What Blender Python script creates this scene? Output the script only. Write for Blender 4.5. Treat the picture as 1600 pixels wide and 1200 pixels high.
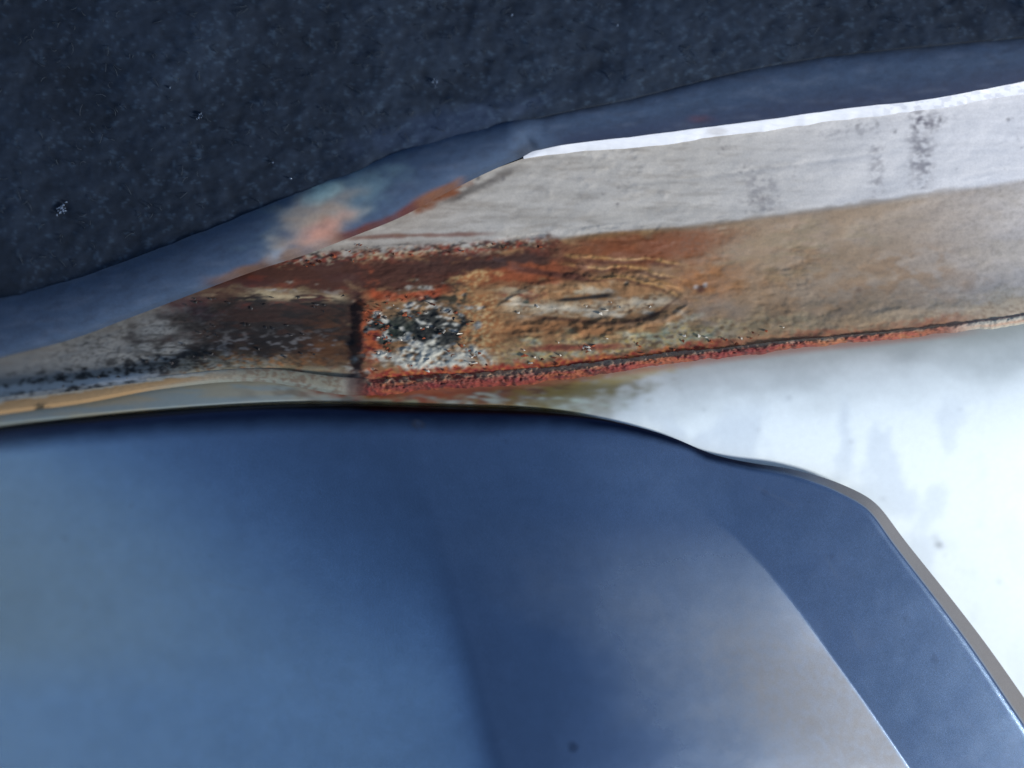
import bpy, math
import numpy as np

# ------------------------------------------------------------------ camera, sky, sun, exposure
C = bpy.context.scene
for o in list(bpy.data.objects):
    bpy.data.objects.remove(o)
S = 0.0002            # metres per layout unit (1600 units = 0.32 m across the frame)
D = 1500.0            # height of the lens above the panels, in layout units

cam_d = bpy.data.cameras.new("camera")
cam = bpy.data.objects.new("camera", cam_d)
C.collection.objects.link(cam)
cam.location = (0, 0, D * S)
cam.rotation_euler = (0, 0, 0)
cam_d.sensor_width = 36.0
cam_d.lens = 36.0 * D / 1600.0
cam_d.clip_start = 0.01
cam_d.clip_end = 100.0
cam_d.dof.use_dof = True
cam_d.dof.focus_distance = (D + 5) * S
cam_d.dof.aperture_fstop = 1.8
C.camera = cam

SUN_EL = math.radians(27)
SUN_AZ = math.radians(-24)       # measured from +X towards +Y: low sun from the right, slightly towards the viewer
sd = (math.cos(SUN_EL) * math.cos(SUN_AZ), math.cos(SUN_EL) * math.sin(SUN_AZ), math.sin(SUN_EL))
W = bpy.data.worlds.new("World")
C.world = W
W.use_nodes = True
nt = W.node_tree
nt.nodes.clear()
out = nt.nodes.new("ShaderNodeOutputWorld")
bg = nt.nodes.new("ShaderNodeBackground")
sky = nt.nodes.new("ShaderNodeTexSky")
sky.sky_type = 'NISHITA'
sky.sun_disc = False
sky.sun_elevation = SUN_EL
sky.sun_rotation = math.atan2(sd[0], sd[1])
bg.inputs[1].default_value = 0.14
sky.dust_density = 0.7
sky.altitude = 500
nt.links.new(sky.outputs[0], bg.inputs[0])
nt.links.new(bg.outputs[0], out.inputs[0])

sun_d = bpy.data.lights.new("sun", 'SUN')
sun_d.energy = 4.4
sun_d.angle = math.radians(9)
sun_d.color = (1.0, 0.97, 0.93)
sun = bpy.data.objects.new("sun", sun_d)
C.collection.objects.link(sun)
from mathutils import Vector
sun.rotation_euler = Vector(sd).to_track_quat('Z', 'Y').to_euler()

C.view_settings.view_transform = 'Standard'
C.view_settings.look = 'None'
C.view_settings.exposure = 0.15
C.view_settings.gamma = 1.0

# ------------------------------------------------------------------ numeric helpers
def lattice(seed, n=512):
    return np.random.RandomState(seed).rand(n, n).astype(np.float32)

def vnoise(x, y, seed):
    L = lattice(seed)
    n = L.shape[0]
    xi = np.floor(x).astype(int); yi = np.floor(y).astype(int)
    fx = x - xi; fy = y - yi
    fx = fx * fx * (3 - 2 * fx); fy = fy * fy * (3 - 2 * fy)
    a = L[yi % n, xi % n]; b = L[yi % n, (xi + 1) % n]
    c = L[(yi + 1) % n, xi % n]; d = L[(yi + 1) % n, (xi + 1) % n]
    return (a * (1 - fx) + b * fx) * (1 - fy) + (c * (1 - fx) + d * fx) * fy

def fbm(x, y, sx, sy, seed, octs=4, gain=0.55):
    """0..1 fractal noise; sx, sy = feature size"""
    t = 0; a = 1; s = 0
    for k in range(octs):
        q = 0.55 + 1.1 * k; u = x / sx * 2 ** k; w = y / sy * 2 ** k
        t = t + a * vnoise(u * math.cos(q) - w * math.sin(q) + 97.3 * k + 61, u * math.sin(q) + w * math.cos(q) + 45.1 * k + 83, seed + k)
        s += a; a *= gain
    v = t / s
    return np.clip((v - 0.5) * 1.7 + 0.5, 0, 1)

def sst(a, b, x):
    t = np.clip((x - a) / (b - a), 0, 1)
    return t * t * (3 - 2 * t)

class Line:
    """smooth curve y(x) through points"""
    def __init__(self, pts, soft=1):
        p = np.array(pts, float)
        xs = np.arange(p[0, 0], p[-1, 0] + 1, 4.0)
        m = np.zeros(len(p))
        dx = np.diff(p[:, 0]); sl = np.diff(p[:, 1]) / dx
        m[1:-1] = (sl[:-1] * dx[1:] + sl[1:] * dx[:-1]) / (dx[1:] + dx[:-1])
        m[0] = sl[0]; m[-1] = sl[-1]
        i = np.clip(np.searchsorted(p[:, 0], xs, side='right') - 1, 0, len(p) - 2)
        h = dx[i]; t = (xs - p[i, 0]) / h
        ys = ((2*t**3 - 3*t**2 + 1) * p[i, 1] + (t**3 - 2*t**2 + t) * h * m[i]
              + (-2*t**3 + 3*t**2) * p[i+1, 1] + (t**3 - t**2) * h * m[i+1])
        self.x = xs; self.y = ys
    def __call__(self, x):
        return np.interp(x, self.x, self.y)

def place(px, py, z):
    k = S * (D - z) / D
    return np.stack([(px - 800.0) * k, -(py - 600.0) * k, z * S + 0 * px], -1)

def soften(a, n=1):
    for _ in range(n):
        p = np.pad(a, ((1, 1), (1, 1)) + ((0, 0),) * (a.ndim - 2), mode='edge')
        a = (p[:-2, 1:-1] + 2 * p[1:-1, 1:-1] + p[2:, 1:-1]) / 4
        p = np.pad(a, ((1, 1), (1, 1)) + ((0, 0),) * (a.ndim - 2), mode='edge')
        a = (p[1:-1, :-2] + 2 * p[1:-1, 1:-1] + p[1:-1, 2:]) / 4
    return a

def lin(c):
    c = np.array(c, float) / 255.0
    return np.where(c <= 0.04045, c / 12.92, ((c + 0.055) / 1.055) ** 2.4)

COL = C.collection
def grid_object(name, px, py, z, material, parent=None, colour=None, attrs=None, thick=0.0):
    """a sheet from 2-D arrays; thick > 0 closes it with a back and side walls"""
    R, N = px.shape
    co = place(px, py, z).reshape(-1, 3)
    idx = np.arange(R * N).reshape(R, N)
    f = np.stack([idx[:-1, :-1], idx[1:, :-1], idx[1:, 1:], idx[:-1, 1:]], -1).reshape(-1, 4)
    nv = len(co)
    if thick > 0:
        # coarse back sheet dropped by the thickness, joined round the rim
        ring = np.concatenate([idx[0, :], idx[1:, -1], idx[-1, -2::-1], idx[-2:0:-1, 0]])
        low = co[ring].copy(); low[:, 2] -= thick * S
        k = len(ring); ui = nv + np.arange(k); li = ui + k
        side = np.stack([ui, np.roll(ui, -1), np.roll(li, -1), li], -1)
        co = np.concatenate([co, co[ring], low]); f = np.concatenate([f, side])
    me = bpy.data.meshes.new(name)
    me.vertices.add(len(co)); me.vertices.foreach_set("co", co.astype(np.float32).ravel())
    me.loops.add(f.size); me.loops.foreach_set("vertex_index", f.astype(np.int32).ravel())
    me.polygons.add(len(f)); me.polygons.foreach_set("loop_start", (np.arange(len(f)) * 4).astype(np.int32))
    me.update(calc_edges=True)
    me.polygons.foreach_set("use_smooth", np.ones(len(f), bool))
    extra = len(co) - nv
    if colour is not None:
        rc = colour.reshape(-1, 3)[ring] if extra else np.zeros((0, 3))
        c = np.concatenate([colour.reshape(-1, 3), rc, rc])
        c = np.concatenate([c, np.ones((len(c), 1))], 1)
        a = me.color_attributes.new("paint", 'FLOAT_COLOR', 'POINT')
        a.data.foreach_set("color", c.astype(np.float32).ravel())
    for k_, v in (attrs or {}).items():
        a = me.attributes.new(k_, 'FLOAT', 'POINT')
        a.data.foreach_set("value", np.concatenate([v.ravel(), np.zeros(extra)]).astype(np.float32))
    me.validate()
    if material: me.materials.append(material)
    o = bpy.data.objects.new(name, me)
    COL.objects.link(o)
    if parent: o.parent = parent
    return o

def mesh_object(name, co, faces, material, parent=None, smooth=False):
    me = bpy.data.meshes.new(name)
    me.from_pydata([tuple(v) for v in co], [], [tuple(f) for f in faces])
    me.materials.append(material)
    if smooth: me.polygons.foreach_set("use_smooth", np.ones(len(faces), bool))
    o = bpy.data.objects.new(name, me); COL.objects.link(o)
    if parent: o.parent = parent
    return o

def thing(name, label, cat, loc=(0, 0, 0)):
    o = bpy.data.objects.new(name, None); COL.objects.link(o)
    o.empty_display_size = 0.02
    o['label'] = label; o['category'] = cat
    return o

# ------------------------------------------------------------------ materials
def mat(name, base=(0.5, 0.5, 0.5), rough=0.5, metallic=0.0, spec=0.5, attr=False, rough_attr=False,
        var=0.0, var_scale=900, bump=0.0, bump_scale=2500, coat=0.0, coat_rough=0.2, metal_attr=False, sheen=0.0):
    m = bpy.data.materials.new(name); m.use_nodes = True
    n = m.node_tree; b = n.nodes["Principled BSDF"]
    b.inputs["Base Color"].default_value = (*base, 1)
    b.inputs["Roughness"].default_value = rough
    b.inputs["Metallic"].default_value = metallic
    b.inputs["Specular IOR Level"].default_value = spec
    b.inputs["Coat Weight"].default_value = coat
    b.inputs["Coat Roughness"].default_value = coat_rough
    b.inputs["Sheen Weight"].default_value = sheen
    tc = n.nodes.new("ShaderNodeTexCoord")
    src = None
    if attr:
        a = n.nodes.new("ShaderNodeAttribute"); a.attribute_name = "paint"; src = a.outputs["Color"]
    if var > 0:
        no = n.nodes.new("ShaderNodeTexNoise"); no.inputs["Scale"].default_value = var_scale
        no.inputs["Detail"].default_value = 6; no.inputs["Roughness"].default_value = 0.65
        n.links.new(tc.outputs["Object"], no.inputs["Vector"])
        mr = n.nodes.new("ShaderNodeMapRange")
        mr.inputs[1].default_value = 0.3; mr.inputs[2].default_value = 0.7
        mr.inputs[3].default_value = 1 - var; mr.inputs[4].default_value = 1 + var
        n.links.new(no.outputs["Fac"], mr.inputs[0])
        vm = n.nodes.new("ShaderNodeVectorMath"); vm.operation = 'SCALE'
        if src: n.links.new(src, vm.inputs[0])
        else: vm.inputs[0].default_value = base
        n.links.new(mr.outputs[0], vm.inputs["Scale"])
        src = vm.outputs[0]
    if src: n.links.new(src, b.inputs["Base Color"])
    if rough_attr:
        a = n.nodes.new("ShaderNodeAttribute"); a.attribute_name = "rough"
        n.links.new(a.outputs["Fac"], b.inputs["Roughness"])
    if metal_attr:
        a = n.nodes.new("ShaderNodeAttribute"); a.attribute_name = "metal"
        n.links.new(a.outputs["Fac"], b.inputs["Metallic"])
        a = n.nodes.new("ShaderNodeAttribute"); a.attribute_name = "rough"
        n.links.new(a.outputs["Fac"], b.inputs["Roughness"])
    if bump > 0:
        no = n.nodes.new("ShaderNodeTexNoise"); no.inputs["Scale"].default_value = bump_scale
        no.inputs["Detail"].default_value = 5; no.inputs["Roughness"].default_value = 0.7
        n.links.new(tc.outputs["Object"], no.inputs["Vector"])
        bm = n.nodes.new("ShaderNodeBump"); bm.inputs["Strength"].default_value = bump
        bm.inputs["Distance"].default_value = 0.0004
        n.links.new(no.outputs["Fac"], bm.inputs["Height"])
        n.links.new(bm.outputs[0], b.inputs["Normal"])
    return m

M_body = mat("painted_rusty_steel", attr=True, rough_attr=True, var=0.08, var_scale=1400, bump=0.12, bump_scale=3000)
M_outer = mat("white_body_paint", attr=True, rough=0.38, var=0.03, var_scale=500, coat=0.4, coat_rough=0.15)
M_cover = mat("satin_blue_black_plastic", attr=True, rough=0.23, metallic=1.0, metal_attr=True, var=0.16, var_scale=3200,
              bump=0.18, bump_scale=5000)
M_seal = mat("weathered_rubber", attr=True, rough=0.85, spec=0.25, var=0.10, var_scale=900, bump=0.12, bump_scale=2500)
M_felt = mat("dark_felt", attr=True, rough=0.95, spec=0.2, var=0.12, var_scale=500, bump=0.1, bump_scale=1400)
M_fibre = mat("grey_felt_fibre", base=(0.02, 0.03, 0.045), rough=0.8, spec=0.3)
M_lint = mat("pale_lint", base=(0.12, 0.17, 0.26), rough=0.8)
M_scab = mat("rust_scale", base=(0.17, 0.045, 0.02), rough=0.9, var=0.6, var_scale=500, spec=0.2)
M_pale = mat("lifted_paint_flake", base=(0.42, 0.39, 0.33), rough=0.6, var=0.3, var_scale=600)
M_black = mat("black_scale", base=(0.02, 0.018, 0.018), rough=0.7, var=0.5, var_scale=500)

# ------------------------------------------------------------------ the lines of the panels (layout units, x to the right, y down)
SEAL_TOP = Line([(-400, 560), (-200, 522), (0, 468), (150, 427), (300, 370), (400, 330), (480, 295), (560, 262),
                 (700, 213), (780, 194), (850, 178), (1000, 146), (1200, 98), (1400, 72), (1600, 54), (1800, 38), (2000, 25)])
SEAL_LOW = Line([(-400, 640), (-200, 605), (0, 553), (100, 527), (200, 490), (300, 452), (410, 412), (470, 393),
                 (540, 366), (620, 334), (700, 292), (760, 262), (822, 237), (850, 231), (1000, 212), (1200, 187),
                 (1330, 169), (1440, 157), (1600, 127), (1800, 85), (2000, 50)])
LIP_LOW = Line([(-400, 650), (0, 560), (410, 418), (700, 298), (800, 262), (840, 248), (1000, 229), (1200, 202), (1330, 184),
                (1440, 171), (1600, 146), (1800, 108), (2000, 72)])
CREASE = Line([(-400, 705), (0, 590), (250, 500), (420, 418), (540, 397), (700, 386), (860, 371), (960, 358), (1060, 352),
               (1200, 336), (1400, 309), (1600, 276), (1800, 245), (2000, 215)])
SEAM = Line([(-400, 700), (0, 622), (130, 603), (250, 588), (400, 575), (560, 590), (650, 585), (750, 580), (850, 572), (950, 562),
             (1060, 548), (1200, 532), (1400, 513), (1500, 500), (1600, 485), (1800, 455), (2000, 425)])
SEAM_LOW = Line([(-400, 730), (0, 650), (130, 632), (250, 610), (400, 597), (560, 618), (650, 612), (750, 604), (850, 598), (950, 585),
                 (1060, 570), (1200, 553), (1400, 532), (1500, 521), (1600, 511), (1800, 480), (2000, 450)])
EDGE = Line([(-400, 735), (-200, 700), (0, 667), (100, 656), (250, 642), (450, 631), (600, 632), (700, 635), (850, 641), (920, 650),
             (1000, 668), (1060, 687), (1110, 709), (1150, 719), (1250, 736), (1325, 761), (1371, 788), (1408, 837), (1475, 921),
             (1542, 1008), (1600, 1090), (1700, 1235), (1900, 1510), (2100, 1780)])

def bend(x):
    return -0.0003 * np.clip(620 - x, 0, None) ** 2

XS = np.arange(-260, 1861, 1.5)

def mixc(c, rgb, m, k=1.0):
    rgb = lin(rgb) * k
    return c * (1 - m[..., None]) + rgb * m[..., None]

def blob(x, y, cx, cy, rx, ry, ang=0.0, soft=0.5, wob=None):
    a = math.radians(ang)
    dx = x - cx; dy = y - cy
    u = (dx * math.cos(a) - dy * math.sin(a)) / rx
    v = (dx * math.sin(a) + dy * math.cos(a)) / ry
    r = np.sqrt(u * u + v * v)
    if wob is not None: r = r + (wob - 0.5)
    return 1 - sst(1 - soft, 1 + soft, r)

def along(x, y, pts, hw, soft=0.5, wob=None, taper=40):
    """mask round a line y(x)"""
    L = Line(pts) if len(pts) > 2 else Line([pts[0], ((pts[0][0]+pts[1][0])/2, (pts[0][1]+pts[1][1])/2), pts[1]])
    d = np.abs(y - L(x)) / hw
    if wob is not None: d = d + (wob - 0.5) * 1.2
    e = sst(pts[0][0] - taper, pts[0][0] + taper, x) * (1 - sst(pts[-1][0] - taper, pts[-1][0] + taper, x))
    return (1 - sst(1 - soft, 1 + soft, d)) * e

# ------------------------------------------------------------------ car body
body = thing("car_body", "off-white painted steel body edge with heavy brown and orange rust along its seam", "car body")

rows_y = []   # normalised rows of the inner panel
NB = 300
v = np.linspace(0, 1, NB)[:, None]
x = XS[None, :] + 0 * v
top = LIP_LOW(x) - 8
bot = SEAM(x) + 6
y = top + (bot - top) * v
# --- real relief
w1 = fbm(x, y, 60, 30, 11); w2 = fbm(x, y, 22, 12, 21); w3 = fbm(x, y, 7, 5, 31); w4 = fbm(x, y, 3.2, 2.6, 41, 3)
w5 = fbm(x, y, 90, 14, 51); w6 = fbm(x, y, 30, 5, 61)
cr = CREASE(x)
dU = cr - y                                  # >0 on the upper facet
sU = 0.30
wid = np.maximum(SEAM(x) - cr, 20)
tt = np.clip((y - cr) / wid, 0, 1)
z = np.where(dU > 0, dU * 0.02, 0) - sst(-8, 8, -dU) * 0
z = z + bend(x)
z = z - 9 * sst(0.0, 0.4, tt) * sst(380, 520, x) * (1 - 0.5 * sst(1150, 1500, x))      # shallow step down into the channel
z = z + 14 * sst(0.62, 1.0, tt)                           # rises again to the seam
left = 1 - sst(548, 572, x + (w2 - .5) * 14)
z = z - 10 * left * sst(440, 485, y) * (1 - sst(585, 620, y))                         # deep pocket left of the rust patch
z = z - 10 * np.exp(-((y - LIP_LOW(x) - 4) / 9.0) ** 2) * sst(820, 900, x) * 0
z = z - 0.5 * np.exp(-((y - (LIP_LOW(x) + cr) / 2 + 6) / 3.5) ** 2) * sst(860, 1000, x) * (1 - sst(1300, 1500, x))
# leaf-shaped blister in the channel
lu = (x - 925) / 150.0; lc = 476 + (w1 - .5) * 14 - 10 * lu
lw = 40 * np.sqrt(np.clip(1 - lu * lu, 0, 1)) + 1e-3
lq = np.clip(np.abs(y - lc) / lw, 0, 1.6)
inside = (np.abs(lu) < 1)
z = z + np.where(inside, (3 + 5 * w1) * np.exp(-((lq - 0.95 + (w2 - .5) * .5) / 0.3) ** 2) - 4 * np.clip(1 - lq, 0, 1), 0) * np.sqrt(np.clip(1 - lu * lu, 0, 1))
for k, (y0, a) in enumerate([(400, 12), (413, 24), (431, 34)]):
    yy = y0 + a * ((x - 950) / 120.0) ** 2 * np.where(x > 950, 1, .2) + (w2 - .5) * 5 + (w1 - .5) * 9
    z = z + 1.7 * w3 * 1.6 * np.exp(-((y - yy) / 3.0) ** 2) * sst(820, 900, x) * (1 - sst(1040, 1085, x))
# pits and scabs
rustzone = np.clip(blob(x, y, 600, 500, 330, 110, 0, .3, w1) + blob(x, y, 900, 470, 320, 110, 0, .3, w1)
                   + along(x, y, [(-260, 600), (200, 560), (600, 520), (900, 560), (1500, 500)], 40, .6, w2, 200), 0, 1)
chipA = sst(0.56, 0.62, w3)
z = z + rustzone * (.15 + .85 * (dU < 8)) * ((w3 - .5) * .8 + (w4 - .5) * .5 + (w6 - .5) * 1.0 + (fbm(x, y, 45, 16, 61) - .5) * 4) * (.35 + .65 * sst(520, 600, x)) + (w1 - .5) * 2
z = z + blob(x, y, 665, 520, 80, 55, 0, .3, w2) * (w3 - .5) * 4

# --- paint, stains and rust
K = 0.66
c = np.zeros(x.shape + (3,)) + lin((208, 203, 194)) * K
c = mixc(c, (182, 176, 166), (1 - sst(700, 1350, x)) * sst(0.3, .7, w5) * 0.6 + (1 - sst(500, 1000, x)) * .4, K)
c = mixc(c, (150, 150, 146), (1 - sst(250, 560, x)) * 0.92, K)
c = mixc(c, (240, 240, 242), sst(1000, 1650, x), K * 1.12)  # albedo brightens rightwards, standing in for light from that side
c = c * (0.94 + 0.12 * fbm(x, y, 200, 6, 77))[..., None]
# faint streaks on the upper facet
c = mixc(c, (150, 140, 128), (dU > 0) * sst(.55, .8, w6) * 0.35 * (1 - sst(1000, 1400, x)), K)
c = mixc(c, (120, 60, 35), along(x, y, [(540, 372), (640, 368), (760, 366)], 3.0, .8, w2, 30) * .7, K)
c = mixc(c, (60, 50, 45), along(x, y, [(690, 318), (760, 286), (810, 262)], 6, .8, w2, 20) * .6, K)
c = mixc(c, (140, 82, 48), blob(x, y, 690, 300, 45, 13, 28, .5, w2) * .95, K)
# channel: tan stain fading to the right
ch = sst(0.0, 0.05, tt) * sst(500, 580, x)
c = mixc(c, (172, 158, 140), ch * (1 - 0.55 * sst(1250, 1650, x)) * 0.85, K)
c = mixc(c, (160, 125, 95), ch * (1 - sst(1020, 1330, x + (w1 - .5) * 160)) * sst(.2, .6, w2 + .15), K)
c = mixc(c, (176, 142, 110), ch * blob(x, y, 1330, 440, 150, 45, 6, .6, w1) * sst(.35, .65, w2) * .8, K)
c = mixc(c, (150, 148, 120), ch * blob(x, y, 1200, 390, 150, 35, 6, .7, w1) * sst(.3, .7, w6) * .6, K)
c = mixc(c, (140, 84, 46), ch * blob(x, y, 1040, 385, 115, 32, 4, .45, w1) * sst(.25, .5, w1 + .12), K)
c = mixc(c, (178, 120, 72), ch * blob(x, y, 1120, 440, 62, 30, 0, .6, w2) * .85, K)
c = mixc(c, (135, 75, 40), ch * blob(x, y, 940, 400, 110, 26, 3, .5, w2) * .8, K)
c = mixc(c, (120, 95, 60), along(x, y, [(900, 372), (1060, 357), (1200, 340), (1500, 296)], 4, .8, w2, 60) * .55, K)
# wrinkles
for y0, a in [(400, 12), (413, 24), (431, 34)]:
    yy = y0 + a * ((x - 950) / 120.0) ** 2 * np.where(x > 950, 1, .2) + (w2 - .5) * 5 + (w1 - .5) * 9
    g = sst(830, 900, x) * (1 - sst(1040, 1085, x))
    c = mixc(c, (205, 165, 115), np.exp(-((y - yy) / 2.2) ** 2) * g * .85 * sst(.15, .4, w2), K)
    c = mixc(c, (90, 45, 30), np.exp(-((y - yy - 5) / 2.6) ** 2) * g * .75 * sst(.15, .4, w2), K)
# dark brown crust along the crease
dk = along(x, y, [(340, 440), (430, 428), (560, 430), (700, 424), (800, 412), (880, 400)], 29, .3, w2, 50)
dk = np.clip(dk + along(x, y, [(330, 445), (420, 432), (480, 428)], 16, .5, w2, 30), 0, 1)
c = mixc(c, (78, 40, 26), dk, K)
c = mixc(c, (118, 58, 40), dk * sst(.52, .72, fbm(x, y, 24, 9, 97)) * .7, K)
c = mixc(c, (64, 38, 36), along(x, y, [(640, 418), (740, 416), (850, 404)], 11, .5, w3, 40) * .9, K)
crust = along(x, y, [(430, 408), (560, 399), (700, 389), (860, 378)], 9, .5, w3, 30)
c = mixc(c, (150, 62, 45), crust * sst(.4, .55, w3), K)
c = mixc(c, (205, 190, 165), crust * sst(.62, .7, w4) * .8, K)
c = mixc(c, (46, 30, 28), crust * sst(.6, .68, fbm(x, y, 9, 4, 91)) * .9, K)
c = mixc(c, (158, 84, 48), along(x, y, [(745, 442), (800, 430), (880, 425)], 14, .5, w2, 25) * .9, K)
c = mixc(c, (90, 45, 32), along(x, y, [(800, 418), (860, 428), (930, 436)], 4, .6, w2, 25) * .9, K)
# pocket on the left
c = mixc(c, (190, 178, 148), along(x, y, [(310, 464), (400, 462), (540, 474)], 12, .4, w2, 30) * (1 - .2 * w3), K)
c = mixc(c, (40, 22, 16), along(x, y, [(310, 470), (400, 468), (550, 474)], 14, .6, w2, 30) * sst(.55, .6, fbm(x, y, 16, 3.5, 95)), K)
pk = along(x, y, [(270, 480), (400, 490), (560, 495)], 26, .5, w5, 70)
c = mixc(c, (62, 32, 38), pk * .95, K)
c = mixc(c, (105, 42, 34), pk * sst(.6, .68, w3) * .6, K)
gb = along(x, y, [(310, 518), (400, 522), (490, 530)], 36, .6, w2, 60)
c = mixc(c, (34, 33, 36), np.clip(gb * 1.3, 0, 1) * (.85 + .15 * w2), K)
c = mixc(c, (130, 128, 128), gb * sst(.68, .74, w4) * .4, K)
c = mixc(c, (58, 30, 24), along(x, y, [(300, 505), (420, 512), (560, 520)], 34, .8, w6, 60) * sst(.4, .62, w6) * .85, K)
c = mixc(c, (30, 24, 22), along(x, y, [(210, 545), (330, 548), (540, 556)], 30, .9, w6, 60) * sst(.55, .7, fbm(x, y, 40, 5, 99)) * .85, K)
c = mixc(c, (110, 70, 38), blob(x, y, 505, 530, 38, 34, 0, .6, w2) * .8, K)
lowl = along(x, y, [(260, 578), (380, 570), (520, 580)], 22, .5, w2, 50)
c = mixc(c, (150, 142, 118), lowl * .6, K)
c = mixc(c, (112, 74, 44), along(x, y, [(430, 570), (500, 565), (560, 560)], 26, .7, w2, 40) * .7, K)
c = mixc(c, (175, 120, 75), lowl * sst(.55, .65, w3) * .7, K)
c = mixc(c, (48, 44, 40), lowl * sst(.64, .7, w4) * .7, K)
c = mixc(c, (72, 36, 38), blob(x, y, 556, 535, 13, 95, 0, .6, w3) * .9, K)
lt = sst(285, 330, x) * (1 - sst(520, 560, x))
deep = blob(x, y, 430, 515, 165, 42, 2, .45, w2)
c = mixc(c, (52, 28, 24), deep * .75, K)
c = mixc(c, (26, 20, 20), deep * sst(.42, .58, fbm(x, y, 46, 10, 161)) * .85, K)
c = mixc(c, (104, 66, 36), blob(x, y, 515, 545, 42, 48, 0, .6, w2) * sst(.35, .6, w2) * .8, K)
c = mixc(c, (74, 36, 24), along(x, y, [(440, 425), (600, 436), (760, 428)], 22, .6, w2, 40) * .5, K)
c = mixc(c, (192, 178, 150), lt * np.exp(-((y - 462 - .03 * (x - 400)) / 5.5) ** 2) * sst(.3, .5, fbm(x, y, 40, 6, 151)) * .85, K)
c = mixc(c, (22, 16, 15), lt * np.exp(-((y - 471 - .03 * (x - 400)) / 9.0) ** 2) * sst(.52, .60, fbm(x, y, 18, 5, 153)), K)
c = mixc(c, (24, 20, 22), lt * np.exp(-((y - 512) / 22.0) ** 2) * sst(.50, .62, fbm(x, y, 30, 9, 155)) * .85, K)
c = mixc(c, (132, 130, 130), lt * np.exp(-((y - 540) / 20.0) ** 2) * sst(.66, .74, fbm(x, y, 10, 5, 157)) * .7, K)
c = mixc(c, (165, 156, 128), lt * np.exp(-((y - 582) / 12.0) ** 2) * sst(.4, .6, fbm(x, y, 22, 8, 159)) * .8, K)
# black speckles of the left strip
sp = along(x, y, [(60, 600), (160, 585), (260, 560), (330, 555)], 16, .6, w2, 50)
c = mixc(c, (26, 26, 28), sp * sst(.52, .58, w3), K)
sp2 = along(x, y, [(-260, 640), (0, 604), (150, 588), (300, 566)], 20, .8, None, 60)
c = mixc(c, (40, 40, 42), sp2 * sst(.63, .67, w3), K)
sp3 = along(x, y, [(80, 560), (200, 535), (320, 510)], 34, .9, None, 60)
c = mixc(c, (78, 76, 72), sp3 * sst(.66, .70, w4) * .9, K)
c = mixc(c, (212, 216, 218), along(x, y, [(-260, 648), (0, 612), (120, 598), (230, 588)], 5, .6, w3, 40) * .9, K)
c = mixc(c, (80, 45, 40), blob(x, y, 330, 455, 90, 14, 12, .6, w2) * .7, K)
# the scaly patch
pt = blob(x, y, 655, 520, 96, 66, 0, .25, w3 * .5 + .25)
c = mixc(c, (196, 98, 56), blob(x, y, 582, 520, 20, 62, 0, .3, w2), K)
c = mixc(c, (120, 34, 40), blob(x, y, 582, 535, 22, 45, 0, .5, w3) * sst(.55, .6, w3), K)
c = mixc(c, (178, 122, 80), blob(x, y, 745, 515, 42, 72, 0, .4, w2), K)
c = mixc(c, (225, 205, 165), blob(x, y, 745, 515, 42, 72, 0, .4, w2) * sst(.56, .62, w4) * .8, K)
bk = blob(x, y, 660, 508, 76, 48, 0, .25, w2)
c = mixc(c, (150, 128, 105), bk * .9, K)
c = mixc(c, (38, 42, 40), bk * sst(.40, .47, fbm(x, y, 22, 15, 101, 5)), K)
c = mixc(c, (26, 46, 42), blob(x, y, 622, 515, 24, 26, 0, .4, w2) * .9, K)
c = mixc(c, (215, 215, 205), bk * sst(.60, .66, fbm(x, y, 11, 6, 107)) * .75, K)
c = mixc(c, (55, 52, 38), blob(x, y, 712, 462, 28, 22, 0, .4, w3) * sst(.4, .5, w3), K)
c = mixc(c, (216, 214, 198), blob(x, y, 665, 562, 85, 19, 2, .35, w2) * sst(.28, .42, w3), K)
c = mixc(c, (180, 80, 40), along(x, y, [(575, 462), (640, 462), (700, 452)], 6, .6, w3, 20) * .8, K)
# whitish streak with the black slit in the blister
ws = along(x, y, [(790, 480), (870, 480), (950, 482), (1040, 466)], 10, .7, w3, 30)
c = mixc(c, (205, 190, 165), ws * sst(.2, .45, w3), K)
c = mixc(c, (95, 70, 58), ws * sst(.62, .68, w4) * .8, K)
c = mixc(c, (50, 66, 56), blob(x, y, 822, 472, 20, 12, 0, .6, w3) * sst(.35, .55, w3), K)
c = mixc(c, (120, 50, 48), blob(x, y, 815, 459, 28, 8, 0, .6, w3) * sst(.35, .55, w2), K)
c = mixc(c, (214, 202, 180), along(x, y, [(780, 470), (860, 484), (960, 488), (1045, 468)], 7, .7, w2, 30) * sst(.35, .6, fbm(x, y, 30, 5, 163)) * .9, K)
c = mixc(c, (200, 186, 160), along(x, y, [(770, 452), (850, 456), (930, 452)], 6, .8, w2, 30) * sst(.45, .65, fbm(x, y, 26, 5, 165)) * .7, K)
c = mixc(c, (26, 18, 18), along(x, y, [(868, 470), (910, 466), (958, 461)], 2.8, .5, w2, 12), K)
c = mixc(c, (80, 50, 42), along(x, y, [(835, 497), (880, 499), (960, 505), (1030, 488), (1062, 462)], 3.2, .6, w2, 20) * .85, K)
c = mixc(c, (200, 155, 110), along(x, y, [(1000, 430), (1030, 440), (1064, 452)], 2.6, .6, None, 10) * .9, K)
c = mixc(c, (170, 118, 78), along(x, y, [(780, 520), (850, 512), (960, 520)], 12, .6, w2, 30) * .6, K)
c = mixc(c, (220, 205, 195), blob(x, y, 1087, 449, 4, 3, 0, .6, w3), K)
c = mixc(c, (220, 205, 195), blob(x, y, 1102, 446, 3, 4, 0, .6, w3), K)
c = mixc(c, (70, 20, 30), blob(x, y, 1095, 452, 7, 6) * .8, K)
c = mixc(c, (90, 60, 60), blob(x, y, 1342, 453, 5, 4) * .8, K)
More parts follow.
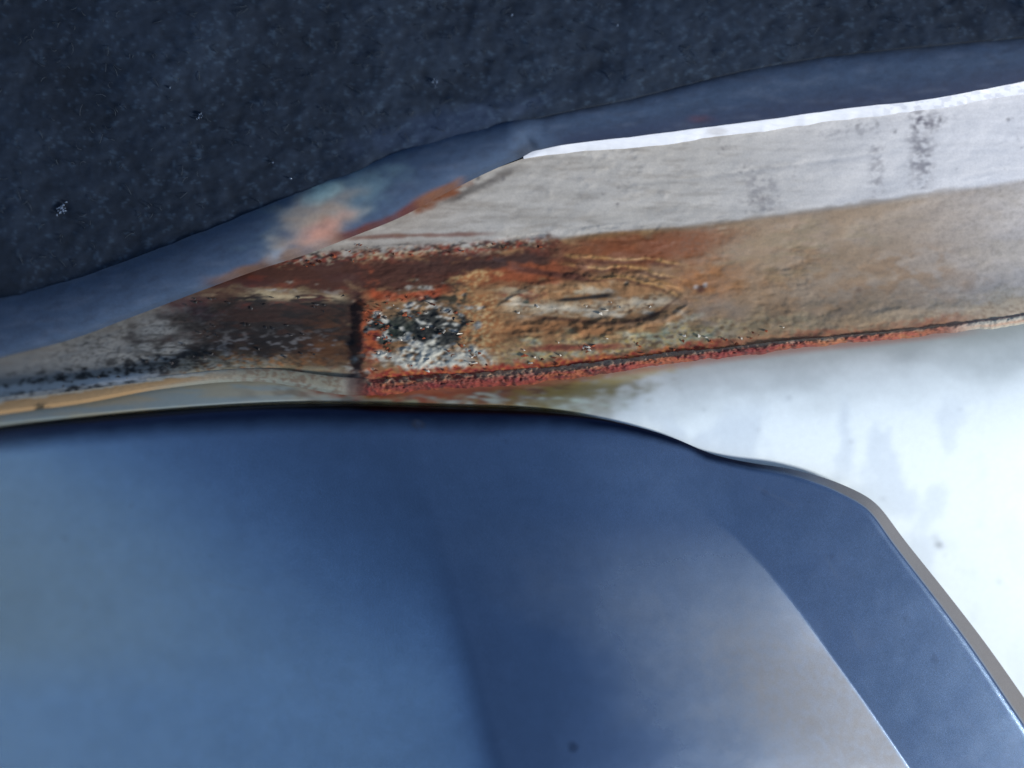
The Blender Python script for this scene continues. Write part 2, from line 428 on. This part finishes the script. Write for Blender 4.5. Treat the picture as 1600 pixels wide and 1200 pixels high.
# crusty fringe above the seam
sd_ = SEAM(x) - y
fr = (1 - sst(20, 52, sd_ + (w2 - .5) * 30)) * sst(760, 820, x) * (1 - .75 * sst(1180, 1330, x))
c = mixc(c, (190, 186, 160), fr * .7, K)
c = mixc(c, (225, 205, 140), fr * sst(.6, .66, w4) * .8, K)
c = mixc(c, (150, 172, 150), fr * sst(.6, .7, fbm(x, y, 34, 9, 131)) * .6, K)
c = mixc(c, (90, 62, 50), fr * sst(.66, .7, w3) * .8, K)
c = mixc(c, (165, 66, 62), along(x, y, [(820, 546), (900, 543), (980, 541)], 4.5, .7, w3, 40) * .8, K)
fr2 = (1 - sst(6, 30, sd_ + (w2 - .5) * 20)) * sst(1250, 1350, x)
c = mixc(c, (214, 196, 165), fr2 * .75, K)
c = mixc(c, (140, 100, 80), fr2 * sst(.6, .68, w4) * .6, K)
rr = (1 - sst(3, 13, sd_ + (w3 - .5) * 16)) * sst(560, 600, x) * (1 - sst(1430, 1560, x))
c = mixc(c, (172, 62, 52), rr, K)
c = mixc(c, (225, 150, 90), rr * sst(.62, .68, w4), K)
# mottling of the right half
c = mixc(c, (186, 172, 150), ch * sst(1150, 1350, x) * sst(.3, .9, w1) * .45, K)
c = mixc(c, (172, 142, 108), ch * sst(1080, 1200, x) * (1 - sst(1300, 1750, x + (w1 - .5) * 200)) * (.5 + .3 * sst(.2, .8, w1)), K)
c = mixc(c, (120, 112, 100), ch * sst(1000, 1100, x) * sst(.66, .72, w4) * .30, K)
# black dirt marks on the upper facet
rs = np.random.RandomState(5)
up = (dU > 6)
dm = np.zeros(x.shape)
for cx, cy, n, sx_, sy_ in [(1440, 250, 60, 9, 34), (1370, 262, 26, 6, 40), (1465, 185, 18, 8, 9), (1190, 312, 20, 14, 14),
                           (1172, 270, 10, 10, 12), (1240, 268, 6, 3, 7), (1125, 228, 10, 8, 8), (1345, 195, 10, 6, 8),
                           (970, 290, 6, 14, 4), (760, 284, 8, 14, 5), (1540, 262, 4, 30, 4), (1585, 190, 8, 12, 14),
                           (1300, 200, 12, 20, 6), (1400, 198, 14, 30, 6), (730, 310, 5, 20, 3), (1000, 300, 3, 20, 8)]:
    for _ in range(int(n * 1.6)):
        ax = cx + rs.randn() * sx_; ay = cy + rs.randn() * sy_; r = rs.uniform(0.8, 1.6) * (2.4 if rs.rand() < .15 else 1)
        j0, j1 = np.searchsorted(XS, [ax - 10, ax + 10])
        if j1 <= j0: continue
        dd = np.hypot(x[:, j0:j1] - ax, (y[:, j0:j1] - ay) * .7)
        dm[:, j0:j1] = np.maximum(dm[:, j0:j1], (1 - sst(r * .5, r * 1.1, dd)) * rs.uniform(.35, .9))
c = mixc(c, (78, 74, 82), dm * up * sst(.25, .6, w4), K)
gm = blob(x, y, 1438, 240, 17, 62, 5, .8, w2) * sst(.3, .7, w3) * .65 + blob(x, y, 1190, 300, 30, 36, 5, .8, w2) * sst(.4, .7, w3) * .4 + blob(x, y, 1370, 262, 10, 42, 5, .8, w2) * sst(.4, .7, w3) * .5 + blob(x, y, 1460, 190, 26, 12, 5, .8, w2) * sst(.4, .7, w3) * .5 + blob(x, y, 1345, 205, 60, 8, 8, .8, w2) * sst(.4, .7, w3) * .3
c = mixc(c, (96, 92, 104), np.clip(gm, 0, 1) * up, K)
c = c * (1 - .10 * rustzone[..., None])
sat = (c.max(-1) - c.min(-1)) / (c.max(-1) + 1e-4)
rz = (rustzone * sst(.25, .6, sat) * (1 - .75 * sst(1020, 1250, x)))[..., None]
c = c * (1 - rz * np.array([.04, .16, .38]))
rough = 0.45 + 0.45 * rustzone
z = soften(z, 2)
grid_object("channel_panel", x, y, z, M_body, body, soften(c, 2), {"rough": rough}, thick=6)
FIELDS = (x, y, z)

# --- bright folded lip on the right
v = np.linspace(0, 1, 26)[:, None]
xl = np.arange(818, 1861, 2.0)[None, :] + 0 * v
a = SEAL_LOW(xl); b = LIP_LOW(xl)
a = a - 3; b = b + 1 - 9 * (1 - sst(812, 900, xl)); b = b + (fbm(xl, xl * 0, 60, 9, 207) - .5) * 4
yl = a + (b - a) * v
wv = fbm(xl, yl, 40, 8, 201)
zl = 4 + 17 * (1 - v ** 1.6) * sst(806, 880, xl) + (wv - .5) * 1.2
cl = np.zeros(xl.shape + (3,)) + lin((218, 222, 230)) * .86
m_ = sst(1330, 1420, xl) * sst(.5, .62, fbm(xl, yl, 9, 6, 203)) * (v > .15)
cl = mixc(cl, (120, 125, 150), m_ * .25, .8)
cl = mixc(cl, (110, 95, 85), blob(xl, yl, 1120, 205, 16, 6, 0, .5) * .3, .8)
grid_object("folded_lip", xl, yl, zl, M_outer, body, cl, thick=8)

# --- seam flange
v = np.linspace(0, 1, 34)[:, None]
xs_ = XS[None, :] + 0 * v
a = SEAM(xs_); b = SEAM_LOW(xs_) - 3 * sst(900, 1100, xs_)
ys_ = a + (b - a) * v
n1 = fbm(xs_, ys_, 16, 7, 301); n2 = fbm(xs_, ys_, 5, 4, 311); n3 = fbm(xs_, ys_, 70, 10, 321)
ys_ = ys_ + (fbm(xs_, xs_ * 0, 26, 9, 331) - .5) * 6 * v * sst(560, 620, xs_)
ys_ = ys_ - 2 * v * (1 - sst(200, 560, xs_))
zs_ = bend(xs_) + 4 + (3 + 7 * sst(540, 600, xs_)) * np.sin(np.clip(v * 1.08, 0, 1) * math.pi) ** .6 - 20 * np.clip(v - .8, 0, 1) / .2 * .6
amp = sst(560, 600, xs_) * (1 - .6 * sst(1200, 1500, xs_)) + .1
zs_ = zs_ - 3 * sst(540, 600, xs_) * (1 - sst(.1, .45, v))
zs_ = zs_ + ((n2 - .5) * 3.5 + (n1 - .5) * 4) * amp
crk = sst(1075, 1110, xs_) * (1 - sst(1455, 1480, xs_))
crl = .10 + .08 * (fbm(xs_, xs_ * 0, 30, 9, 341) - .5)
cm = np.exp(-((v - crl) / .055) ** 2) * crk * sst(.22, .36, n3 + .12)
zs_ = zs_ - 9 * cm
cs = np.zeros(xs_.shape + (3,)) + lin((200, 195, 180)) * K
red = sst(548, 575, xs_) * (1 - sst(1440, 1540, xs_))
cs = mixc(cs, (168, 74, 60), red, K)
cs = mixc(cs, (120, 60, 45), red * sst(.45, .7, n3) * .6, K)
cs = mixc(cs, (140, 44, 46), red * sst(.5, .64, n1) * (1 - sst(1180, 1260, xs_)), K)
cs = mixc(cs, (186, 112, 66), red * sst(.56, .72, fbm(xs_, ys_, 40, 8, 351)) * (1 - .4 * v), K)
cs = mixc(cs, (205, 140, 92), sst(1180, 1280, xs_) * (1 - sst(1400, 1500, xs_)) * sst(.3, .6, n3) * .8, K)
cs = mixc(cs, (190, 100, 84), sst(1280, 1340, xs_) * (1 - sst(1430, 1500, xs_)) * sst(.4, .7, n1) * .8, K)
cs = mixc(cs, (222, 200, 170), red * (1 - sst(.3, .6, v)) * sst(.4, .7, .5 * n2 + .5 * n1) * .75, K)
cs = mixc(cs, (70, 26, 28), red * sst(.66, .72, n2) * (v > .35) * .8, K)
lf = 1 - sst(520, 560, xs_)
cs = mixc(cs, (178, 142, 96), lf * (1 - sst(260, 420, xs_)) * sst(.18, .4, v + (n1 - .5) * .3) * .95, K)
cs = mixc(cs, (225, 210, 190), lf * (v < .2) * sst(.5, .6, n2) * .8, K)
cs = mixc(cs, (140, 136, 116), lf * sst(260, 420, xs_) * .9, K)
cs = mixc(cs, (150, 158, 150), lf * sst(200, 300, xs_) * sst(.55, .9, v) * .8, K)
cs = mixc(cs, (112, 78, 56), lf * sst(300, 420, xs_) * sst(.4, .75, n2) * .6, K)
cs = mixc(cs, (60, 50, 30), blob(xs_, ys_, 64, 640, 10, 8, 0, .5, n2), K)
cs = mixc(cs, (84, 46, 40), sst(530, 550, xs_) * (1 - sst(562, 580, xs_)) * .8, K)
cs = mixc(cs, (120, 40, 36), sst(1440, 1500, xs_) * np.exp(-((v - .3) / .08) ** 2) * .7, K)
cs = mixc(cs, (196, 140, 110), sst(1480, 1560, xs_) * np.exp(-((v - .75) / .12) ** 2) * .6, K)
cs = cs * (1 - (red * .9)[..., None] * np.array([.24, .38, .46]))
cs = mixc(cs, (186, 172, 150), red * (1 - sst(.25, .5, v + (n1 - .5) * .4)) * .55 * sst(760, 900, xs_), K)
cs = soften(cs, 1)
cs = mixc(cs * .92, (22, 16, 16), cm, K)
grid_object("seam_flange", xs_, ys_, zs_, M_body, body, cs, {"rough": 0.8 + 0 * xs_}, thick=6)

# --- outer panel, sweeping down to the lower right
v = np.linspace(0, 1, 300)[:, None] ** 1.35
xo = np.arange(-260, 1861, 4.0)[None, :] + 0 * v
a = SEAM_LOW(xo) - 6
yo = a + (1560 - a) * v
d = yo - a
n1 = fbm(xo, yo, 60, 40, 401); n2 = fbm(xo, yo, 12, 8, 411); n3 = fbm(xo, yo, 6, 20, 421)
def zouter(px, py):
    dd = py - SEAM_LOW(px)
    roll = 45.0 * np.log1p(np.exp(np.clip((dd - 75) / 45.0, -20, 20)))
    zz = -18 + 0.32 * dd - 0.54 * roll - 0.05 * np.clip(px - 1000, 0, None) + bend(px)
    return zz
zo = zouter(xo, yo)
hid = yo - EDGE(xo) - 40
zo = zo - 70 * sst(-45, -35, hid) * (1 - sst(780, 940, xo)) - 1.2 * np.clip(hid, 0, 600) - 40 * sst(0, 60, hid)
co_ = np.zeros(xo.shape + (3,)) + lin((228, 240, 244)) * .9
near = 1 - sst(10, 60, d)
lf = 1 - sst(900, 1100, xo)
co_ = mixc(co_, (160, 170, 172), (1 - sst(5, 120, d + (n1 - .5) * 40)) * .85, .85)  # grey shadow below the seam, painted into the panel colour
co_ = mixc(co_, (138, 150, 148), (1 - sst(560, 1000, xo)) * .9, .7)
co_ = mixc(co_, (176, 168, 142), (1 - sst(420, 600, xo)) * sst(.4, .7, fbm(xo, yo, 70, 7, 461)) * .7, .62)
co_ = mixc(co_, (104, 92, 78), sst(330, 480, xo) * (1 - sst(560, 640, xo)) * sst(.5, .7, fbm(xo, yo, 24, 9, 463)) * .7, .62)
st = sst(555, 580, xo) * (1 - sst(820, 980, xo + (n1 - .5) * 80))
co_ = mixc(co_, (150, 160, 128), st * .9, .62)
co_ = mixc(co_, (140, 118, 70), st * sst(.35, .6, fbm(xo, yo, 60, 12, 451)) * .9, .6)
co_ = mixc(co_, (150, 74, 42), blob(xo, yo, 680, 610, 150, 19, 0, .5, n2) * .95, .62)
co_ = mixc(co_, (112, 66, 48), blob(xo, yo, 800, 612, 90, 17, 4, .5, n2) * .85, .62)
co_ = mixc(co_, (122, 112, 58), blob(xo, yo, 900, 612, 95, 22, 4, .7, n2) * .9, .62)
co_ = mixc(co_, (185, 170, 110), blob(xo, yo, 990, 586, 70, 8, 8, .6, n2) * .6, .7)
dg = fbm(xo + yo * 1.2, yo - xo * .12, 26, 4, 431)
co_ = mixc(co_, (84, 50, 42), st * sst(.56, .68, dg) * .75, .62)
co_ = mixc(co_, (200, 222, 212), (blob(xo, yo, 740, 624, 90, 9, 0, .6, n2) * .7 + blob(xo, yo, 890, 634, 80, 13, 4, .6, n2)).clip(0, 1) * sst(.5, .8, dg) * .75, .7)
co_ = mixc(co_, (175, 110, 90), (1 - sst(4, 16, d)) * sst(560, 700, xo) * (1 - sst(1450, 1560, xo)) * .6, .8)
co_ = mixc(co_, (206, 220, 232), sst(.45, .8, fbm(xo, yo, 46, 80, 441, 5)) * .6 * sst(60, 120, d) * (1 - .7 * sst(1400, 1600, xo)), .8)
for cx, cy, r in [(1467, 851, 6), (1460, 838, 3), (1475, 868, 2.5), (1330, 690, 2.5), (1185, 672, 2.5), (1500, 640, 2), (1232, 622, 3), (1380, 780, 2.5), (1100, 640, 2.5), (1560, 910, 3)]:
    co_ = mixc(co_, (95, 105, 115), blob(xo, yo, cx, cy, r, r * 1.2, 0, .8, n2) * (.8 if r > 5 else .35), .8)
grid_object("outer_panel", xo, yo, zo, M_outer, body, soften(co_, 1), thick=6)

# --- loose flakes of rust and paint (too many and too small to pick apart)
def flakes(name, n, pick, size, material, seed, lift=2.0):
    r = np.random.RandomState(seed)
    X, Y, Z = FIELDS
    co = []; fa = []
    tries = 0
    while len(fa) < n * 2 and tries < n * 30:
        tries += 1
        px, py = pick(r)
        j = int(np.clip(np.searchsorted(XS, px), 0, len(XS) - 1))
        t0, b0 = Y[0, j], Y[-1, j]
        if not (t0 < py < b0): continue
        i = int((py - t0) / (b0 - t0) * (NB - 1))
        zz = Z[i, j]
        s = size * r.uniform(.5, 1.5); k = r.randint(4, 7)
        an = np.sort(r.rand(k)) * 6.283
        base = len(co)
        tilt = r.randn(2) * .35
        ex = r.uniform(1, 2)
        for q in an:
            dx = math.cos(q) * s * r.uniform(.7, 1.2) * ex; dy = math.sin(q) * s * r.uniform(.6, 1.1)
            co.append(place(np.array(px + dx), np.array(py + dy), zz + lift + dx * tilt[0] + dy * tilt[1]))
        co.append(place(np.array(px), np.array(py), zz + lift + s * .35))
        for q in range(k):
            fa.append((base + q, base + (q + 1) % k, base + k))
    o = mesh_object(name, co, fa, material, body)
    o['kind'] = 'stuff'
    return o
def near_line(pts, hw):
    p = Line(pts)
    return lambda r: (lambda xx: (xx, p(xx) + r.randn() * hw))(r.uniform(pts[0][0], pts[-1][0]))
def mixpick(items):
    return lambda r: items[r.randint(len(items))](r)
flakes("rust_flake", 300, mixpick([near_line([(430, 405), (600, 398), (880, 380)], 8), near_line([(580, 574), (800, 568), (1200, 528)], 7),
       near_line([(570, 500), (660, 515), (760, 520)], 28), near_line([(570, 470), (600, 520), (610, 560)], 20)]), 2.3, M_scab, 1)
flakes("paint_flake", 110, mixpick([near_line([(590, 520), (660, 540), (760, 540)], 24), near_line([(780, 560), (1000, 545), (1250, 512)], 10),
       near_line([(790, 482), (900, 482), (1040, 470)], 8)]), 2.2, M_pale, 2)
flakes("scale_crumb", 260, mixpick([near_line([(60, 602), (180, 582), (330, 555)], 10), near_line([(280, 520), (400, 525), (500, 525)], 22),
       near_line([(600, 500), (660, 505), (730, 500)], 22), near_line([(290, 472), (400, 470), (540, 478)], 7)]), 2.3, M_black, 3)

# ------------------------------------------------------------------ dark plastic cover
cover = thing("plastic_cover", "smooth dark blue cover with a curved pale-edged flange, below the rusty seam", "cover")
sx = EDGE.x; sy = EDGE.y
k = np.ones(9) / 9
al = np.concatenate([[0], np.cumsum(np.hypot(np.diff(sx), np.diff(sy)))])
sN = np.arange(60, al[-1] - 60, 4.0)
ex_ = np.interp(sN, al, sx); ey_ = np.interp(sN, al, sy)
def smooth(a, n):
    kk = np.ones(n) / n
    return np.convolve(np.pad(a, n // 2, mode='edge'), kk, 'valid')
ex_ = smooth(ex_, 11); ey_ = smooth(ey_, 11)
tx = np.gradient(ex_); ty = np.gradient(ey_)
def smooth(a, n):
    kk = np.ones(n) / n
    return np.convolve(np.pad(a, n // 2, mode='edge'), kk, 'valid')
tx = smooth(tx, 15); ty = smooth(ty, 15)
ln = np.hypot(tx, ty); nx = -ty / ln; ny = tx / ln       # inward (down-left)
RIMW = np.interp(ex_, [1060, 1150, 1250, 1325, 1396, 1500, 1600, 1900], [3, 7, 10, 14, 17, 20, 24, 28])
d_rows = np.concatenate([np.linspace(0, 1, 12), np.linspace(1.06, 2.2, 12), np.linspace(2.5, 4, 6)])
OFF0 = 60.0
COVER_Z = 10.0
def zcover(px, py, dE, rimw):
    """height of the cover; dE = distance in from its edge"""
    FL = Line([(560, 250), (820, 560), (960, 690), (1080, 790), (1150, 840), (1200, 893), (1250, 957), (1300, 1027), (1350, 1097), (1415, 1192), (1500, 1320), (1700, 1620), (2000, 2070)])
    # fold x at a given y
    xf = np.interp(py, FL.y, FL.x)
    xr = 640 + (py - 640) * 0.27
    wd = np.maximum(xf - xr, 60)
    t = (xf - px) / wd                       # 0 at the fold, 1 at the ridge
    tn = 1 - t
    a_ = sst(650, 1300, py)
    tm = 0.44
    p = 1.6
    tp = np.clip(tn, 0, 1)
    h = a_ * tm * wd / (p + 1) * (1 - tp ** (p + 1))
    h = h * (px < xf)
    # left flank
    q = np.clip(xr - px, 0, None)
    sl1 = 0.02 + 0.58 * sst(590, 1100, py)
    h = h - 0.8 * bend(px) * sst(620, 1000, py)
    h = h - sl1 * (np.sqrt(q * q + 34 ** 2) - 34) 
    h = h - 0.10 * np.clip(py - 1000, 0, None) * 0
    # edge: round shoulder on the left, bevelled rim on the right
    rightness = sst(800, 1050, px)
    R = 46.0
    dd = np.clip(R - dE, 0, R)
    shoulder = -(R - np.sqrt(np.maximum(R * R - dd * dd, 0))) * 0.65
    e = np.clip(dE / rimw, 0, 1)
    rim = -(1 - e) * rimw * 0.95
    groove = -0.8 * np.exp(-((dE - rimw * 1.12) / 3.0) ** 2)
    return COVER_Z - 14 * sst(850, 1150, px) + bend(px) + h + shoulder * (1 - rightness) + (rim + groove) * rightness
rows = []
for dr in d_rows:
    off = dr * np.where(RIMW > 0, RIMW, 0)
    off = np.minimum(off, 120)
    rows.append(off)
off = np.array(rows)
# widen the near-edge band on the left so the round shoulder is resolved
lf_ = 1 - sst(800, 1050, ex_)
off = off * (1 - lf_) + (np.array(d_rows)[:, None] / 4.0 * 60) * lf_
pxe = ex_ + nx * off; pye = ey_ + ny * off
B = 250
tb = (np.arange(1, B + 1) / B)[:, None]
qx = np.linspace(-330, 1900, len(sN)); 
last_x = pxe[-1]; last_y = pye[-1]
pxi = last_x + (np.clip(last_x, -330, 1900) - last_x) * tb + (-260 - 0) * 0 * tb
pyi = last_y + (np.maximum(1560, last_y + 40) - last_y) * tb
px = np.concatenate([pxe, pxi]); py = np.concatenate([pye, pyi])
# distance to the edge curve
pts = np.stack([ex_, ey_], 1)
dE = np.empty(px.shape)
for i in range(px.shape[0]):
    # nearest edge sample in a window is enough: the outline is gently curved
    dmin = np.full(px.shape[1], 1e9)
    for sh in range(-60, 61, 3):
        j = np.clip(np.arange(px.shape[1]) + sh, 0, px.shape[1] - 1)
        dmin = np.minimum(dmin, np.hypot(px[i] - ex_[j], py[i] - ey_[j]))
    dE[i] = dmin
dE[:len(d_rows)] = off
zc = zcover(px, py, dE, RIMW[None, :] + 0 * px)
n1 = fbm(px, py, 150, 110, 501); n2 = fbm(px, py, 14, 14, 511); n3 = fbm(px, py, 40, 30, 521)
zc = zc + (n1 - .5) * 0.8
cc = np.zeros(px.shape + (3,)) + np.array([0.205, 0.285, 0.405])
cc = cc * (0.96 + .08 * n3)[..., None] * (0.97 + .06 * n2)[..., None]
rimm = sst(1180, 1330, px) * (1 - sst(.85, 1.1, dE / RIMW))
cc = mixc(cc, (140, 132, 126), rimm * .85, .5)
edge_shade = 1 - sst(.35, 1.5, (dE + (n3 - .5) * 3) / (34 - 24 * sst(700, 1100, px)))  # shade on the turned-down edge, painted in as near-black
cc = mixc(cc, (28, 34, 58), edge_shade * (1 - sst(1150, 1350, px)) * .97, .8)
cc = mixc(cc, (120, 112, 112), blob(px, py, 655, 664, 9, 6, 0, .5, n2) * .8, .8)
for cx, cy, r in [(790, 688, 4), (655, 664, 5), (1195, 770, 4), (1460, 1030, 5), (895, 1168, 7), (100, 840, 4), (132, 948, 4), (205, 790, 4), (1415, 965, 4), (330, 870, 3), (500, 770, 3), (1300, 870, 4)]:
    cc = mixc(cc, (120, 135, 160) if cx != 895 else (30, 35, 60), blob(px, py, cx, cy, r, r, 0, .5, n2) * .45, .8)
# warm sunlit sheen painted, with grain, onto the right-hand shoulder of the bulge
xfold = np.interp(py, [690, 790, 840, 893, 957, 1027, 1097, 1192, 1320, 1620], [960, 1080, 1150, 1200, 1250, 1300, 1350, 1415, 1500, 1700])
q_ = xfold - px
painted_sheen = sst(-2, 6, q_) * (1 - sst(60, 480, q_ + (n1 - .5) * 120)) * sst(780, 1080, py)
painted_sheen = painted_sheen * (.75 + .25 * fbm(px, py, 7, 7, 531, 3))
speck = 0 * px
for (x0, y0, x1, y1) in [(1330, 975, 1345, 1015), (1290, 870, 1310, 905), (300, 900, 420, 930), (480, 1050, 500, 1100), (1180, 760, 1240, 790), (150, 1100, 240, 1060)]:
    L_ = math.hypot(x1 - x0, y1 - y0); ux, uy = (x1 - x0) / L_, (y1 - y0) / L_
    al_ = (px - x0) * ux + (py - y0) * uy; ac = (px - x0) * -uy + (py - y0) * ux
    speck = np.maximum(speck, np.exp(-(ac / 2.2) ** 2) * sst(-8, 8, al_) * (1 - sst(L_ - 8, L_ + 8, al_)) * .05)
sheen_scuff = np.clip(painted_sheen * .8 + speck, 0, 1)
cc = mixc(cc, (140, 135, 130), sheen_scuff, .58)
met = 1 - .85 * np.clip(sheen_scuff + rimm, 0, 1); rgh = .23 + .3 * sheen_scuff + .2 * rimm
nr = 12
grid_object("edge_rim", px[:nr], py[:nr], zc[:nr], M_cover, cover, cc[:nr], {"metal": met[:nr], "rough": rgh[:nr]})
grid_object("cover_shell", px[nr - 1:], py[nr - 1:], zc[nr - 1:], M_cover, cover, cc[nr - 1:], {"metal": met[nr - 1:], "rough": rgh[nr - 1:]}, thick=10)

# ------------------------------------------------------------------ rubber seal
seal = thing("rubber_seal", "blue-grey rubber strip with a pale rust-rubbed patch, between black felt and rusty steel", "rubber seal")
v = np.linspace(0, 1, 70)[:, None]
xr_ = np.arange(-260, 1861, 2.5)[None, :] + 0 * v
a = SEAL_TOP(xr_) - 4; b = SEAL_LOW(xr_) + 2
yr = a + (b - a) * v
n1 = fbm(xr_, yr, 30, 14, 601); n2 = fbm(xr_, yr, 9, 7, 611)
zr = bend(xr_) + 32 + 27 * np.sqrt(np.clip(1 - (2 * v - 1) ** 2, 0, 1)) + (n1 - .5) * 0.8
# right of the kink the strip is flatter, with a second ridge along its top
rt = sst(790, 850, xr_)
zr = zr - rt * (14 + 6 * sst(.1, .6, v))
zr = zr - 8 * np.exp(-((xr_ - 818 - (v - .5) * 30) / 9.0) ** 2) * sst(.3, .8, v)
cr_ = np.zeros(xr_.shape + (3,)) + np.array([0.030, 0.052, 0.095])
cr_ = cr_ * (.92 + .16 * n1)[..., None]
cr_ = mixc(cr_, (20, 26, 60), sst(830, 900, xr_) * sst(.45, .95, v) * .6, .7)  # shaded lower half of the strip painted darker
wp = blob(xr_, yr, 495, 352, 52, 36, 38, .95, n1) * (.75 + .25 * n2)
cr_ = mixc(cr_, (120, 150, 160), blob(xr_, yr, 520, 318, 95, 36, 30, .7, n1) * .6, .7)
cr_ = mixc(cr_, (186, 158, 132), wp * .8, .75)
cr_ = mixc(cr_, (182, 122, 108), blob(xr_, yr, 500, 362, 34, 14, 25, .8, n1) * .6, .75)
cr_ = mixc(cr_, (160, 190, 190), blob(xr_, yr, 505, 300, 26, 12, 25, .6, n1) * .8, .7)
cr_ = mixc(cr_, (90, 40, 30), along(xr_, yr, [(520, 374), (600, 346), (680, 306)], 8, .6, n1, 30) * .9, .7)
cr_ = mixc(cr_, (112, 74, 52), along(xr_, yr, [(650, 316), (690, 298), (720, 284)], 7, .6, n1, 14) * .9, .7)
cr_ = mixc(cr_, (110, 75, 40), along(xr_, yr, [(330, 440), (400, 418), (470, 392)], 8, .6, n1, 30) * .7, .7)
cr_ = mixc(cr_, (150, 185, 215), blob(xr_, yr, 430, 400, 12, 6, 30, .9, n2) * .35, .7)
cr_ = mixc(cr_, (110, 120, 140), sst(.6, .85, fbm(xr_ + yr, yr, 40, 8, 621)) * .14, .7)
cr_ = mixc(cr_, (40, 44, 60), sst(.6, .8, n2) * .25, .6)
cr_ = mixc(cr_, (14, 14, 24), blob(xr_, yr, 814, 236, 18, 8, 20, .8, n1) * .6, .6)
cr_ = mixc(cr_, (130, 60, 45), blob(xr_, yr, 1095, 186, 16, 5, 0, .9, n2) * .2, .7)
grid_object("seal_bulb", xr_, yr, zr, M_seal, seal, soften(cr_, 3), thick=26)

# ------------------------------------------------------------------ felt panel
felt = thing("felt_panel", "near-black felt lining panel flecked with pale lint, above the rubber seal", "lining panel")
v = np.linspace(0, 1, 260)[:, None]
xf_ = np.arange(-260, 1861, 4.0)[None, :] + 0 * v
b = SEAL_TOP(xf_) + 3; a = -330 + 0 * b
yf = a + (b - a) * v
n1 = fbm(xf_, yf, 120, 90, 701); n2 = fbm(xf_, yf, 22, 22, 711); n3 = fbm(xf_, yf, 7, 7, 721)
zf = bend(xf_) + 34 + (n1 - .5) * 14 + (n2 - .5) * 2.2 + (n3 - .5) * .8 + 0.05 * (b - yf)
zf = zf + 8
fold = np.exp(-((yf - (150 + .12 * (xf_ - 620))) / 9.0) ** 2) * sst(600, 680, xf_) * (1 - sst(780, 840, xf_))
zf = zf + 7 * fold
cf = np.zeros(xf_.shape + (3,)) + np.array([0.0115, 0.019, 0.033])
cf = cf * (.8 + .4 * n2)[..., None] * (.8 + .4 * n3)[..., None] * (.8 + .4 * n1)[..., None]
cf = mixc(cf, (60, 78, 110), blob(xf_, yf, 700, 195, 130, 22, 14, .7, n2) * .35, .7)
cf = mixc(cf, (70, 90, 110), sst(.78, .88, n3) * .3, .7)
grid_object("felt_sheet", xf_, yf, zf, M_felt, felt, cf, thick=20)
def zfelt(px, py):
    j = int(np.clip((px + 260) / 4.0, 0, xf_.shape[1] - 1))
    t0, b0 = yf[0, j], yf[-1, j]
    i = int(np.clip((py - t0) / (b0 - t0) * 259, 0, 259))
    return zf[i, j], b0
r = np.random.RandomState(9)
def fibre_mesh(name, n, L, wdt, material, seed, spots=None):
    r = np.random.RandomState(seed); co = []; fa = []
    for _ in range(n):
        if spots is None: px_, py_ = r.uniform(-250, 1850), r.uniform(-300, 560)
        else:
            cx, cy, s = spots[r.randint(len(spots))]; px_, py_ = cx + r.randn() * s, cy + r.randn() * s
        z0, bl = zfelt(px_, py_)
        if py_ > bl - 22: continue
        ang = r.rand() * 6.283; l = L * r.uniform(.4, 1.4); cur = r.randn() * .8
        p = []; q = ang; X, Y = px_, py_
        for s_ in range(4):
            p.append((X, Y)); X += math.cos(q) * l / 3; Y += math.sin(q) * l / 3; q += cur
        base = len(co)
        for s_, (X, Y) in enumerate(p):
            h = z0 + 1.5 + 5 * math.sin(s_ / 3 * math.pi) * r.uniform(.6, 1.2)
            ox = -math.sin(ang) * wdt; oy = math.cos(ang) * wdt
            for (u, w, hh) in ((-1, -1, 0), (1, 1, 0), (0, 0, 1)):
                co.append(place(np.array(X + ox * u), np.array(Y + oy * u), h + hh * wdt * 1.5))
        for s_ in range(3):
            for e in range(3):
                A = base + s_ * 3 + e; B_ = base + s_ * 3 + (e + 1) % 3
                fa.append((A, B_, B_ + 3, A + 3))
    o = mesh_object(name, co, fa, material, felt, True); o['kind'] = 'stuff'
    return o
fibre_mesh("felt_fibre", 1500, 14, .5, M_fibre, 31)
fibre_mesh("lint_speck", 60, 3.5, 1.0, M_lint, 33,
           [(97, 326, 4), (97, 326, 3), (97, 327, 4), (678, 130, 4), (310, 180, 3), (97, 326, 5), (310, 180, 200), (800, 100, 300)])
